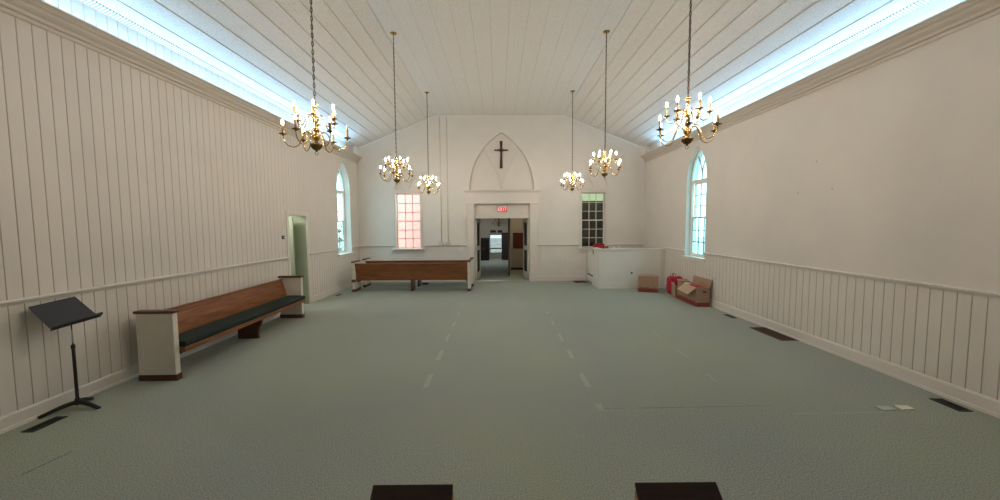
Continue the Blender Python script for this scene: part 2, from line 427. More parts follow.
# cornice with the light cove behind it, both sides
def cornice(name, X, sg, zc, zw):
    prof = [(0, 3.800), (.018, 3.800), (.026, 3.812), (.026, 3.826), (.012, 3.832), (.012, 3.842), (.040, 3.848), (.046, 3.862), (.040, 3.872), (.034, 3.874), (.036, 3.886),
            (.066, 3.900), (.090, 3.918), (.098, 3.934), (.084, 3.938), (.086, 3.948), (.122, 3.952), (.128, 3.964), (.118, 3.970), (.120, 3.976), (.160, 3.980), (.170, 3.984), (.170, 4.0), (.150, 4.0), (.147, 3.975), (.02, 3.89), (0, 3.89)]
    q = MB(); q.extrude(prof, lambda p, t: (X + sg * p[0], t, p[1] + zc), YB, YF - .001)
    o = struct(q.build(name, M['cornice'])); o['label'] = 'stepped cornice hiding the cove light along the side wall'
    # end block closing the cove at the far wall
    q = MB(); s = (ZC - zw) / (2.55)
    poly = [(0, 4.0 + zc), (.167, 3.995 + zc), (.10, zw + .03), (0, zw - .01)]
    q.extrude(poly, lambda p, t: (X + sg * p[0], t, p[1]), YF - .32, YF - .002); q.build('end_block', M['white'], o)
    return o
cornice('trim_2', XL, 1, 0, ZWL); cornice('trim_3', XR, -1, -.005, ZWR)
for nm, X, sg, zw, sl in (('trim_4', XL, 1, ZWL, (ZC-ZWL)/(FL-XL)), ('trim_5', XR, -1, ZWR, (ZC-ZWR)/(XR-FR))):
    q = MB(); a, b = .02, .10
    q.extrude([(a, zw + sl*a - .004), (b, zw + sl*b - .004), (b, zw + sl*b - .018), (a, zw + sl*a - .018)], lambda p, t: (X + sg*p[0], t, p[1]), YB, YF - .34)
    struct(q.build(nm, M['ribbed']))

# chair rails and baseboards
def rail(name, segs, mp, z, m='trim'):
    q = MB(); prof = [(0, z - .035), (.012, z - .035), (.016, z - .012), (.046, z - .006), (.050, z + .012), (.040, z + .020), (0, z + .020)]
    for a, b in segs: q.extrude(prof, lambda p, t: mp(t, p[0], p[1]), a, b)
    return struct(q.build(name, M[m]))
def base(name, segs, mp, m='trim', hgt=.15):
    q = MB(); prof = [(0, 0), (.024, 0), (.024, .03), (.017, .036), (.017, hgt - .02), (.008, hgt), (0, hgt)]
    for a, b in segs: q.extrude(prof, lambda p, t: mp(t, p[0], p[1]), a, b)
    return struct(q.build(name, M[m]))
rail('trim_6', [(YB, LD['u0'] - .085), (LD['u1'] + .085, LW['u0'] - .0), (LW['u1'], YF)], mpL, RAIL)
rail('trim_7', [(YB, RW['u0'] - .0), (RW['u1'], 10.70)], mpR, 1.157)
rail('trim_8', [(XL, PW['u0'] - .07), (PW['u1'] + .07, -1.005), (1.275, DW['u0'] - .06), (DW['u1'] + .06, XR)], mpF, 1.17, 'trim')
base('baseboard_left', [(YB, LD['u0'] - .085), (LD['u1'] + .085, YF)], mpL)
base('baseboard_right', [(YB, 10.70)], mpR, 'trim', .16)
base('baseboard_far', [(XL, -1.005), (1.275, 2.84)], mpF)

# ------------------------------------------------------------------ windows
def bars(mb, mp, segs, w, y0, y1, mi=0):
    for (ua, za), (ub, zb) in segs:
        if abs(ua - ub) < 1e-6: c = [(ua - w/2, za), (ua + w/2, zb)]
        else: c = [(ua, za - w/2), (ub, za + w/2)]
        mb.box(mp(c[0][0], y0, c[0][1]), mp(c[1][0], y1, c[1][1]), mi)
def sash(mp, u0, u1, z0, z1, d, par, name, fm, bm_, gm, nc=3, nr=3, fw=.042, bw=.018):
    q = MB()
    for a, b in (((u0, z0), (u0 + fw, z1)), ((u1 - fw, z0), (u1, z1)), ((u0 + fw, z0), (u1 - fw, z0 + fw)), ((u0 + fw, z1 - fw), (u1 - fw, z1))):
        q.box(mp(a[0], d, a[1]), mp(b[0], d - .035, b[1]))
    s = q.build(name, fm, par)
    q = MB(); w, hh = u1 - u0 - 2*fw, z1 - z0 - 2*fw
    for i in range(1, nc): bars(q, mp, [((u0 + fw + w*i/nc, z0 + fw), (u0 + fw + w*i/nc, z1 - fw))], bw, d - .006, d - .026)
    for j in range(1, nr): bars(q, mp, [((u0 + fw, z0 + fw + hh*j/nr), (u1 - fw, z0 + fw + hh*j/nr))], bw, d - .006, d - .026)
    q.build('glazing_bars', bm_, s)
    q = MB(); q.box(mp(u0 + fw*.7, d - .014, z0 + fw*.7), mp(u1 - fw*.7, d - .018, z1 - fw*.7)); q.build('pane', gm, s)
def lancet(name, W, mp, gm, nrm, label, d=-.13):
    u0, u1, zb, zs, hh = W['u0'], W['u1'], W['zb'], W['zs'], W['h']; e = struct(empty(name)); e['label'] = label
    q = MB(); loop = arch_loop(W)
    inner = [(u0 + .02, zb)] + [(u, z - .01) for u, z in arch_path(u0 + .02, u1 - .02, zs, hh - .04)] + [(u1 - .02, zb)]
    q.strip([mp(u, d - .03, z) for u, z in inner], [-c for c in nrm], .05, -.05)
    q.box(mp(u0, d + .01, zs - .045), mp(u1, d - .05, zs + .015)); q.box(mp(u0, d + .02, zb), mp(u1, d - .05, zb + .03))
    q.build('frame', M['white'], e)
    zm = zb + (zs - zb) * .515
    sash(mp, u0 + .04, u1 - .04, zb + .03, zm + .02, d - .01, e, 'lower_sash', M['white'], M['lead'], gm)
    sash(mp, u0 + .04, u1 - .04, zm - .02, zs - .045, d - .045, e, 'upper_sash', M['white'], M['lead'], gm)
    q = MB(); um = (u0 + u1)/2; f = arch_fn(u0 + .03, u1 - .03, zs, hh - .05)
    for sg in (-1, 1):
        P = []
        for i in range(11):
            t = i/10; us = um + sg*(u1-u0)*.22; P.append(((1-t)**2*um + 2*t*(1-t)*(um + sg*.04) + t*t*us, (1-t)**2*(zs + .16) + 2*t*(1-t)*(zs + .36) + t*t*f(us)))
        q.strip([mp(u, d - .02, z) for u, z in P], nrm, .022, .02)
    q.strip([mp(um, d - .02, zs + .01), mp(um, d - .02, zs + .18)], nrm, .022, .02)
    q.build('arch_tracery', M['lead'], e)
    q = MB(); pl = [(u, z) for u, z in arch_path(u0 + .03, u1 - .03, zs, hh - .05)]
    q.hexa([mp(u, d - .03, z) for u, z in pl], [mp(u, d - .034, z) for u, z in pl]); q.build('arch_pane', gm, e)
    q = MB(); q.box(mp(u0 - .05, .06, zb - .035), mp(u1 + .05, d, zb + .002)); q.box(mp(u0 - .03, .02, zb - .085), mp(u1 + .03, 0, zb - .035)); q.build('sill', M['white'], e)
lancet('window_1', LW, mpL, M['glassl'], (1, 0, 0), 'tall pointed window in the left boarded wall', -.19)
lancet('window_2', RW, mpR, M['glassc'], (-1, 0, 0), 'tall pointed window in the right wall above the boxes')
def rectwin(name, W, gm, fm, label):
    u0, u1, zb, z1 = W['u0'], W['u1'], W['zb'], W['z']; e = struct(empty(name)); e['label'] = label
    zm = (zb + z1)/2
    sash(mpF, u0 + .008, u1 - .008, zb + .01, zm + .02, -.06, e, 'lower_sash', M['white'], fm, gm, bw=.02, fw=.03)
    sash(mpF, u0 + .008, u1 - .008, zm - .02, z1, -.10, e, 'upper_sash', M['white'], fm, gm, bw=.02, fw=.03)
    q = MB()
    for a, b in (((u0 - .065, zb), (u0, z1)), ((u1, zb), (u1 + .065, z1))): q.box(mpF(a[0], .04, a[1]), mpF(b[0], 0, b[1]))
    q.box(mpF(u0 - .075, .05, z1), mpF(u1 + .075, 0, z1 + .105)); q.box(mpF(u0 - .095, .10, z1 + .085), mpF(u1 + .095, 0, z1 + .115))
    q.build('casing', M['trim'], e)
    q = MB(); q.box(mpF(u0 - .13, .12, zb - .04), mpF(u1 + .13, -.08, zb)); q.box(mpF(u0 - .11, .03, zb - .12), mpF(u1 + .11, 0, zb - .035)); q.build('sill', M['trim'], e)
rectwin('window_3', PW, M['glassp'], M['lead'], 'window glowing pink in the end wall')
rectwin('window_4', DW, M['glassd'], M['white'], 'dark window in the end wall above the white enclosure')

# ------------------------------------------------------------------ main doorway
q = MB()
for a, b in ((-1.002, -.758), (1.012, 1.272)):
    q.box((a, YF - .075, 0), (b, YF, 2.505)); q.box((a + .03, YF - .09, .2), (b - .03, YF - .07, 2.45)); q.box((a - .01, YF - .10, 0), (b + .01, YF, .18))
dc = struct(q.build('door_1', M['trim'], bevel=.004), 'cream cased doorway under the pointed arch')
q = MB(); q.box((-1.03, YF - .11, 2.505), (1.30, YF, 2.60)); q.box((-1.035, YF - .085, 2.60), (1.305, YF, 2.86)); q.box((-1.05, YF - .12, 2.86), (1.32, YF, 2.90)); q.box((-1.08, YF - .18, 2.90), (1.35, YF, 2.945))
q.build('lintel', M['trim'], dc, .004)
q = MB(); q.box((-.758, YF + .09, 2.07), (1.012, YF + .14, 2.505))
for x in (-.34, .60): q.box((x - .012, YF + .078, 2.08), (x + .012, YF + .09, 2.505))
q.box((-.758, YF + .06, 2.045), (1.012, YF + .15, 2.09)); q.build('transom_panel', M['trim'], dc)
q = MB(); q.box((-.758, YF - .02, .001), (1.012, YF + .16, .014)); q.build('threshold', M['steel'], dc)
for sg, hx in ((1, -.752), (-1, 1.006)):
    q = MB(); X0, X1 = 0, sg * .045; y0, y1 = 0, .86
    for a, b in (((y0, .02), (y0 + .11, 2.04)), ((y1 - .11, .02), (y1, 2.04)), ((y0, .02), (y1, .24)), ((y0, .98), (y1, 1.12)), ((y0, 1.90), (y1, 2.04))):
        q.box((X0, a[0], a[1]), (X1, b[0], b[1]))
    lf = q.build('door_leaf', M['white'], dc, loc=(hx, YF + .165, 0), rz=-sg * math.radians(6))
    q = MB(); q.box((X0 + sg*.018, y0 + .1, .22), (X0 + sg*.026, y1 - .1, 1.92)); q.build('dark_panel', M['dark'], lf)
    q = MB(); q.lathe([(0, 0), (.02, 0), (.012, .02), (.03, .035), (.022, .06), (0, .065)], n=12); o = q.build('door_knob', M['brass'], lf, loc=(X1, y1 - .06, 1.02)); o.rotation_euler.y = sg * PI/2
# exit sign
ex = tag(empty('exit_sign', (.133, YF + .089, 2.243)), 'red exit sign on the panel above the doorway', 'sign')
q = MB(); q.box((-.165, -.035, 0), (.165, 0, .175)); q.build('housing', M['exitbox'], ex, .004)
q = MB(); q.box((-.155, -.038, .01), (.155, -.0352, .165)); q.build('face', M['exitred'], ex)
def letters(word, hgt, width, mat, parent, name='lettering', th=.003):
    """block capitals from bars, centred on x = 0, standing on z = 0, facing -y"""
    S = {'E': [((0,0),(0,1)), ((0,0),(1,0)), ((0,.5),(.8,.5)), ((0,1),(1,1))], 'X': [((0,0),(1,1)), ((0,1),(1,0))],
         'I': [((.5,0),(.5,1))], 'T': [((.5,0),(.5,1)), ((0,1),(1,1))]}
    n = len(word); cw = width / n; lw = cw * .62; st = cw * .22; q = MB()
    for i, ch in enumerate(word):
        ox = -width/2 + cw*i + (cw - lw)/2
        for (a, b), (c, d) in S[ch]:
            p0 = Vector((ox + a*lw, 0, b*hgt)); p1 = Vector((ox + c*lw, 0, d*hgt)); dr = (p1 - p0).normalized() * st * .5
            q.strip([p0 - dr*.98, p1 + dr*.98], (0, -1, 0), st, th)
    return q.build(name, mat, parent)
o = letters('EXIT', .095, .275, M['exitlet'], ex); o.location = (0, -.038, .04)
# cross in the arch
cr = MB(); cx, cy, cz = .112, YF + .153, 4.225
for (L0, L1, ax) in ((.292, .58, 'z'), (.225, .225, 'x')):
    for sg, L in ((1, L0), (-1, L1)):
        wi, wo = .03, .05
        if ax == 'z': P = [(-wi, 0), (-wo, sg*L*.985), (0, sg*L), (wo, sg*L*.985), (wi, 0)]
        else: P = [(0, -wi), (sg*L*.55, -.022), (sg*L, -.018), (sg*L, .018), (sg*L*.55, .022), (0, wi)]
        cr.extrude(P, lambda p, t: (cx + p[0], t, cz + p[1]), cy, cy - .035)
cr.extrude([(-.085, 0), (0, -.085), (.085, 0), (0, .085)], lambda p, t: (cx + p[0], t, cz + p[1]), cy - .001, cy - .045)
tag(cr.build('cross', M['crosswood'], bevel=.004), 'dark wooden cross mounted in the pointed arch above the doorway', 'cross')

# ------------------------------------------------------------------ left doorway with green passage
q = MB()
for a, b in ((LD['u0'] - .08, LD['u0']), (LD['u1'], LD['u1'] + .08)): q.box(mpL(a, .022, 0), mpL(b, 0, LD['z']))
q.box(mpL(LD['u0'] - .08, .022, LD['z']), mpL(LD['u1'] + .08, 0, LD['z'] + .075)); q.box(mpL(LD['u0'] - .09, .03, LD['z'] + .065), mpL(LD['u1'] + .09, 0, LD['z'] + .085))
d2 = struct(q.build('door_2', M['trim'], bevel=.003), 'open doorway to a pale green passage in the left wall')
q = MB(); u0, u1 = LD['u0'], LD['u1']; xo = XL - .14
reveal(q, rect_loop(u0, u1, 0, LD['z']), mpL, .14, closed=False)
q.face([(xo, u0 - .25, 0), (xo - 1.0, u0 - .25, 0), (xo - 1.0, u0 - .25, 2.4), (xo, u0 - .25, 2.4)])
q.face([(xo - 1.0, u0 - .25, 0), (xo - 1.0, u1 + .5, 0), (xo - 1.0, u1 + .5, 2.4), (xo - 1.0, u0 - .25, 2.4)])
for i in range(9):
    y = u1 + .012; x = xo - .11 * i
    q.box((x - .105, y, 0), (x, y + .03, 2.4)); q.box((x - .11, y + .012, 0), (x - .105, y + .03, 2.4))
q.face([(xo, u0 - .25, 2.4), (xo - 1, u0 - .25, 2.4), (xo - 1, u1 + .5, 2.4), (xo, u1 + .5, 2.4)])
q.face([(xo, u0 - .25, 0), (xo - 1, u0 - .25, 0), (xo - 1, u1 + .5, 0), (xo, u1 + .5, 0)])
q.face([(xo, u0 - .25, 0), (xo, u0, 0), (xo, u0, 2.4), (xo, u0 - .25, 2.4)]); q.face([(xo, u0, LD['z']), (xo, u1, LD['z']), (xo, u1, 2.4), (xo, u0, 2.4)])
q.face([(xo, u0, 0), (xo, u1, 0), (XL - .001, u1, .0005), (XL - .001, u0, .0005)])
q.build('passage', M['green'], d2)
q = MB(); q.box((xo - .74, u0 + .53, .012), (xo - .05, u0 + .57, 2.03)); lf = q.build('door_leaf', M['green'], d2, .003)
q = MB(); q.lathe([(0, 0), (.022, 0), (.012, .02), (.028, .04), (0, .06)], n=12); o = q.build('coat_hook', M['knob'], lf, loc=(xo - .40, u0 + .53, 1.78)); o.rotation_euler.x = PI/2
q = MB(); q.box(mpL(7.895, .014, 1.565), mpL(7.985, 0, 1.64))
wp = q.build('wall_plate', M['black'], bevel=.003); tag(wp, 'small black plate on the boarded wall beside the green doorway', 'plate')
q = MB(); q.box(mpL(7.942, .018, 1.592), mpL(7.968, .0141, 1.615)); q.build('button', M['greypaper'], wp)

# ------------------------------------------------------------------ vestibule and the rooms past the doorway
VY = YF + .16
gl = (-.43, .215, .33, 1.30)
def surf(name, faces, m):
    q = MB()
    for f in faces: q.face(f)
    return struct(q.build(name, M[m], fix=False))
surf('floor_vestibule', [[(-1.45, VY, 0), (1.45, VY, 0), (1.45, 20.5, 0), (-1.45, 20.5, 0)]], 'carpet')
surf('ceiling_vestibule', [[(-1.45, VY, 2.6), (1.45, VY, 2.6), (1.45, 20.5, 2.6), (-1.45, 20.5, 2.6)]], 'vest')
surf('wall_vestibule_left', [[(-1.45, VY, 0), (-1.45, 20.5, 0), (-1.45, 20.5, 2.6), (-1.45, VY, 2.6)]], 'vest')
surf('wall_vestibule_right', [[(1.45, VY, 0), (1.45, 20.5, 0), (1.45, 20.5, 2.6), (1.45, VY, 2.6)]], 'vest')
surf('wall_vestibule_far', [[(a, 20.5, c), (b, 20.5, c), (b, 20.5, d), (a, 20.5, d)] for a, b, c, d in ((-1.45, gl[0], 0, 2.6), (gl[1], 1.45, 0, 2.6), (gl[0], gl[1], gl[3], 2.6), (gl[0], gl[1], 0, gl[2]))], 'vest')
surf('wall_vestibule_near', [[(a, VY, c), (b, VY, c), (b, VY, d), (a, VY, d)] for a, b, c, d in ((-1.45, -.758, 0, 2.6), (1.012, 1.45, 0, 2.6), (-.758, 1.012, 2.505, 2.6))], 'vest')
q = MB(); q.box((.40, 15.3, 0), (1.44, 15.38, 2.59)); q.box((.40, 15.285, 0), (1.44, 15.3, .09), 1); q.box((.40, 13.45, 0), (.435, 15.3, 2.59)); q.box((.362, 13.40, 0), (.40, 13.47, 2.1), 1)
struct(q.build('wall_partition', [M['vest'], M['dark']]), 'beige partition seen through the doorway')
e = struct(empty('window_5')); q = MB()
q.box((gl[0] - .03, 20.46, gl[2] - .03), (gl[0], 20.5, gl[3])); q.box((gl[1], 20.46, gl[2] - .03), (gl[1] + .03, 20.5, gl[3])); q.box((gl[0], 20.46, gl[3] - .03), (gl[1], 20.5, gl[3])); q.box((gl[0], 20.46, .52), (gl[1], 20.5, .58)); q.build('frame', M['dark'], e)
q = MB(); q.box((gl[0], 20.478, gl[2]), (gl[1], 20.482, gl[3])); q.build('pane', M['glassi'], e)
q = MB(); q.box((.62, 15.27, .92), (1.25, 15.299, 1.48)); nb = q.build('notice_board', M['corkred'], bevel=.003); tag(nb, 'dark red notice board on the beige wall beyond the doorway', 'board')
q = MB(); q.box((.60, 15.262, .90), (1.27, 15.285, .93)); q.box((.60, 15.262, 1.47), (1.27, 15.285, 1.50)); q.box((.60, 15.262, .93), (.63, 15.285, 1.47)); q.box((1.24, 15.262, .93), (1.27, 15.285, 1.47)); q.build('frame', M['dark'], nb)
cb = tag(empty('cabinet', (-.725, 19.6, 0)), 'tall black cabinet beyond the doorway, left of the bright window', 'cabinet')
q = MB(); q.box((-.26, -.25, .05), (.26, .25, 1.12)); q.box((-.28, -.27, 1.12), (.28, .25, 1.15)); q.box((-.25, -.22, 0), (.25, .23, .05)); q.build('body', M['ebony'], cb, .004)
for sg in (-1, 1):
    q = MB(); q.box((sg*.005, -.268, .08), (sg*.25, -.25, 1.08)); d = q.build('door', M['ebony'], cb, .003)
    q = MB(); q.box((sg*.03, -.285, .55), (sg*.045, -.268, .68)); q.build('handle', M['chrome'], d)
q = MB(); q.box((.17, 19.60, .01), (.62, 19.64, 1.42)); q.box((.22, 19.59, .15), (.57, 19.60, .65)); q.box((.22, 19.59, .75), (.57, 19.60, 1.32))
od = q.build('door_3', M['dark'], bevel=.003); struct(od, 'dark open door beyond the doorway')
for x0, x1, lab in ((-.42, -.12, 'left of the pair of dark signs over the bright inner window'), (-.03, .22, 'right of the pair of dark signs over the bright inner window')):
    q = MB(); q.box((x0, 20.46, 1.40), (x1, 20.498, 1.53)); s = q.build('wall_sign', M['ebony'], bevel=.003); tag(s, lab, 'sign', 'dark signs past the doorway')
    q = MB(); q.box((x0 + .015, 20.455, 1.412), (x1 - .015, 20.4602, 1.518)); q.build('sign_face', M['dark'], s)
# dark side room behind the right end window
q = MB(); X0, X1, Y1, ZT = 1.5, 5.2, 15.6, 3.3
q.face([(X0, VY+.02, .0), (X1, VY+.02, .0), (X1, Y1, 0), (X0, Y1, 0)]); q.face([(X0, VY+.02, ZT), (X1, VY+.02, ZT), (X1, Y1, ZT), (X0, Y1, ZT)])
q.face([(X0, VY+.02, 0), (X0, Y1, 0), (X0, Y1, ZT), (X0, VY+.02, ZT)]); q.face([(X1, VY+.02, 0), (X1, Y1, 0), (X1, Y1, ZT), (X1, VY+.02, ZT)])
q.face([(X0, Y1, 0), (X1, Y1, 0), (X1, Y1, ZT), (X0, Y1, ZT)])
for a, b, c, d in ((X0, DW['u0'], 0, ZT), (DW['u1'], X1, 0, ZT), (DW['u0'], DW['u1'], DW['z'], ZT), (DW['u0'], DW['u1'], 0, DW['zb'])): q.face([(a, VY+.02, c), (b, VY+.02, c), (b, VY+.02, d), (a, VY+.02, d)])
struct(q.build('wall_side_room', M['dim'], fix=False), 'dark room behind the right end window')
fx = tag(empty('tube_light', (3.85, 15.46, 2.99)), 'greenish fluorescent light seen through the top of the dark end window', 'light')
q = MB(); q.box((-.75, -.10, .12), (.75, .10, .18)); q.build('housing', M['cup'], fx, .003)
q = MB(); q.extrude([(.105*math.cos(t), .12 + .34*math.sin(t)) for t in [PI + PI*i/12 for i in range(13)]], lambda p, t: (t, p[0], p[1]), -.74, .74); q.build('wrap_diffuser', M['tubelight'], fx)

# ------------------------------------------------------------------ outdoors
q = MB(); q.face([(-40, -30, -.35), (40, -30, -.35), (40, 60, -.35), (-40, 60, -.35)])
struct(q.build('ground', M['pave'], fix=False))
q = MB(); q.box((-5.0, 14.6, -.34), (-1.75, 18.5, 6.2)); tag(q.build('brick_building', M['brick']), 'red brick wall glowing through the pink window', 'building')
def shrub(loc, h, r, lab):
    e = tag(empty('shrub', loc), lab, 'shrub')
    q = MB(); 
    for k in range(5):
        a = 2*PI*k/5; q.tube([(0, 0, 0), (.1*math.cos(a)*r, .1*math.sin(a)*r, h*.3), (.5*math.cos(a)*r, .5*math.sin(a)*r, h*.75)], .03, 6, rads=[.04, .03, .012])
    q.build('stem', M['bark'], e)
    q = MB()
    for i in range(900):
        a = random.uniform(0, 2*PI); z = random.uniform(.15, 1); rr = r * math.sqrt(random.random()) * (1 - .6*abs(z - .5)); p = Vector((rr*math.cos(a), rr*math.sin(a), z*h))
        d = Vector((random.uniform(-1, 1), random.uniform(-1, 1), random.uniform(-.5, 1))).normalized(); u = d.orthogonal().normalized(); w = d.cross(u); s = random.uniform(.06, .12)
        q.face([p - u*s, p + w*s*.4, p + u*s, p - w*s*.4])
    q.build('foliage', M['leaf'], e, fix=False)
shrub((-8.6, 19.3, -.35), 2.3, 1.3, 'leafy green shrub outside the left pointed window')

# ------------------------------------------------------------------ white enclosure
ec = tag(empty('enclosure', (2.86, 10.715, 0)), 'white panelled half wall enclosing the far right corner', 'half wall')
w = XR - 2.86 - .002; dY = YF - 10.715
q = MB(); q.box((0, 0, 0), (w, .10, 1.10)); q.box((0, .10, 0), (.10, .70, 1.10))
q.build('front_wall', M['white'], ec)
q = MB(); q.box((-.02, -.02, 0), (w - .026, 0, .16)); q.box((-.02, 0, 0), (0, .70, .16)); q.box((-.012, -.012, .16), (w - .026, 0, .185)); q.box((-.012, 0, .16), (0, .70, .185)); q.build('base_moulding', M['white'], ec, .004)
q = MB(); q.box((-.03, -.03, 1.10), (w, .13, 1.135)); q.box((-.03, .13, 1.10), (.13, .70, 1.135)); q.build('cap', M['white'], ec, .005)
q = MB(); q.box((w - .12, -.03, .0), (w, -.001, 1.10)); q.build('end_pilaster', M['trim'], ec, .003)
q = MB(); q.box((.02, .72, .06), (.06, dY - .02, .985)); q.box((.01, .72, .965), (.07, dY - .02, .995)); q.box((-.005, .72, .06), (.02, dY - .02, .20)); gt = q.build('gate', M['white'], ec, .003)
q = MB(); q.box((-.012, .75, .245), (.019, 1.35, .275)); q.build('hinge', M['knob'], gt)
q = MB(); q.box((-.012, .66, .93), (.10, .70, 1.06)); q.build('latch', M['knob'], ec)
q = MB(); q.lathe([(0, 0), (.03, 0), (.024, .012), (.012, .016), (0, .018)], n=12); o = q.build('outlet', M['knob'], ec, loc=(.93, 0, .45)); o.rotation_euler.x = PI/2
sc = tag(empty('storage_cabinet', (3.35, 11.95, 0)), 'low cabinet inside the white enclosure under the dark window', 'cabinet')
q = MB(); q.box((-.42, -.25, .06), (.75, .22, 1.0)); q.box((-.40, -.22, 0), (.73, .2, .06)); q.box((-.44, -.27, 1.0), (.77, .22, 1.03)); q.build('body', M['trim'], sc, .004)
for a in (-.40, .175):
    q = MB(); q.box((a, -.268, .10), (a + .555, -.25, .97)); d = q.build('door', M['trim'], sc, .003)
    q = MB(); q.lathe([(0, 0), (.012, .0), (.018, .02), (0, .03)], n=10); o = q.build('knob', M['knob'], d, loc=(a + (.5 if a < 0 else .05), -.268, .6)); o.rotation_euler.x = PI/2
rb = MB(); rb.box((-.14, -.11, 0), (.14, .11, .15)); o = rb.build('red_box', M['redbox'], bevel=.004, loc=(3.16, 11.93, 1.03), rz=.1); tag(o, 'red box on top of the half wall corner under the dark window', 'box')
q = MB(); q.box((-.145, -.115, .15), (.145, .115, .19)); q.build('lid', M['redcloth'], o, .003)
q = MB(); q.box((-.06, -.08, 0), (.06, .08, .11)); o = q.build('small_carton', M['card'], bevel=.003, loc=(3.39, 11.90, 1.03), rz=-.15); tag(o, 'small brown and red carton beside the red box under the dark window', 'carton')
q = MB(); q.box((-.062, -.082, .075), (.062, .082, .112)); q.build('lid', M['redprint'], o)
for i, (x, y, lab) in enumerate(((3.62, 11.9, 'leftmost of two small white cups above the white half wall'), (3.80, 11.93, 'rightmost of two small white cups above the white half wall'))):
    q = MB(); q.lathe([(0, 0), (.028, 0), (.036, .05), (.04, .085), (.036, .085), (.03, .012), (0, .01)], n=14)
    o = q.build('cup', M['cup'], loc=(x, y, 1.03)); tag(o, lab, 'cup', 'white cups on the cabinet')
    q = MB(); q.tube([(.036 + .0, 0, .07), (.06, 0, .065), (.065, 0, .04), (.034, 0, .025)], .006, 6); q.build('handle', M['cup'], o)

# ------------------------------------------------------------------ pews
def end_panel(par, x0, x1, out):
    D = .43
    q = MB(); q.box((x0, 0, .07), (x1, D, .815))
    xo = x1 if out > 0 else x0; t = .008 * out
    for a, b in (((0, .07), (.055, .815)), ((D - .055, .07), (D, .815)), ((.055, .07), (D - .055, .15)), ((.055, .745), (D - .055, .815))): q.box((xo, a[0], a[1]), (xo + t, b[0], b[1]))
    p = q.build('end_panel', M['pewwhite'], par, .003)
    q = MB(); q.box((x0 - .016, -.02, .815), (x1 + .016, D + .02, .848)); q.build('cap', M['darkwood'], p, .006)
    q = MB(); q.box((x0 - .01, -.01, 0), (x1 + .01, D + .01, .075)); q.build('base', M['darkwood'], p, .003)
def make_pew(L, label, loc, rz, group=None, lo=0):
    e = tag(empty('pew', loc, rz), label, 'pew', group); T = .065
    end_panel(e, 0, T, -1); end_panel(e, L - T, L, 1)
    prof = [(.15, .30), (.143, .44), (.115, .58), (.078, .70), (.058, .775), (.03, .775), (.05, .69), (.085, .57), (.113, .44), (.12, .30)]
    q = MB(); q.extrude(prof, lambda p, t: (t, p[0], p[1]), T, L - T); b = q.build('backrest', M['pewwood'], e, .004)
    q = MB(); q.extrude([(.07, .765), (.072, .79), (.022, .79), (.016, .765)], lambda p, t: (t, p[0], p[1]), T, L - T); q.build('top_rail', M['pewwood'], b, .004)
    q = MB(); q.box((T, .12, .345), (L - T, .48, .385)); q.box((T, .45, .325), (L - T, .495, .385)); q.build('seat', M['pewwood'], e, .006)
    q = MB(); n = 40; prof = []
    for i in range(9): a = -PI/2 + PI*i/8; prof.append((.485 + .024*math.cos(a), .4215 + .034*math.sin(a)))
    prof += [(.31, .462), (.15, .458), (.135, .42), (.15, .3875)]
    q.extrude(prof, lambda p, t: (t, p[0], p[1]), T + .004, L - T - .004); q.build('cushion', M['cushion'], e, .008)
    q = MB(); q.extrude([(.05, 0), (.38, 0), (.375, .06), (.39, .16), (.435, .25), (.45, .345), (.07, .345), (.06, .2), (.05, .06)], lambda p, t: (t, p[0], p[1]), L/2 - .028 - lo, L/2 + .028 - lo); q.build('leg', M['darkwood'], e, .004)
    for x in (T, L - T - .05):
        q = MB(); q.extrude([(.15, .345), (.45, .345), (.43, .30), (.31, .25), (.17, .25)], lambda p, t: (t, p[0], p[1]), x, x + .05); q.build('seat_bracket', M['darkwood'], e, .003)
    return e
make_pew(3.12, 'long oak pew with dark green seat cushion against the left boarded wall', (-4.362, 7.58, 0), -PI/2 + .0197, 'oak pews', .15)
bp_ = make_pew(3.25, 'oak pew at the end wall, nearer one of the two, back towards the room', (-4.04, 10.44, 0), 0, 'oak pews')
make_pew(3.25, 'oak pew at the end wall, farther one of the two, mostly hidden', (-4.02, 11.24, 0), 0, 'oak pews')

q = MB(); q.box((-.012, -.03, .275), (.085, .06, .345)); q.build('side_block', M['darkwood'], bp_, .004)

# ------------------------------------------------------------------ music stand
ms = tag(empty('music_stand', (-4.29, 3.775, 0)), 'black music stand with tilted desk against the left boarded wall', 'music stand')
def rel(p): return (p[0] + 4.29, p[1] - 3.775, p[2])
for p in ((-4.455, 3.575, .008), (-4.07, 3.77, .008), (-4.37, 3.985, .008)):
    a = Vector(rel(p)); q = MB(); P = smooth_path([(0, 0, .075), a*.35 + Vector((0, 0, .058)), a*.72 + Vector((0, 0, .026)), a], 5)
    q.tube(P, .015, 8, rads=[.024 - .008*i/len(P) for i in range(len(P))]); q.build('foot', M['black'], ms)
q = MB(); q.lathe([(0, .045), (.02, .045), (.024, .06), (.022, .10), (.014, .12), (.0135, .62), (.017, .625), (.017, .66), (.011, .67), (0, .67)], n=14); pole = q.build('pole', M['black'], ms)
q = MB(); q.tube([(0, 0, .66), (0, 0, .88)], .0065, 10); q.build('inner_rod', M['chrome'], pole)
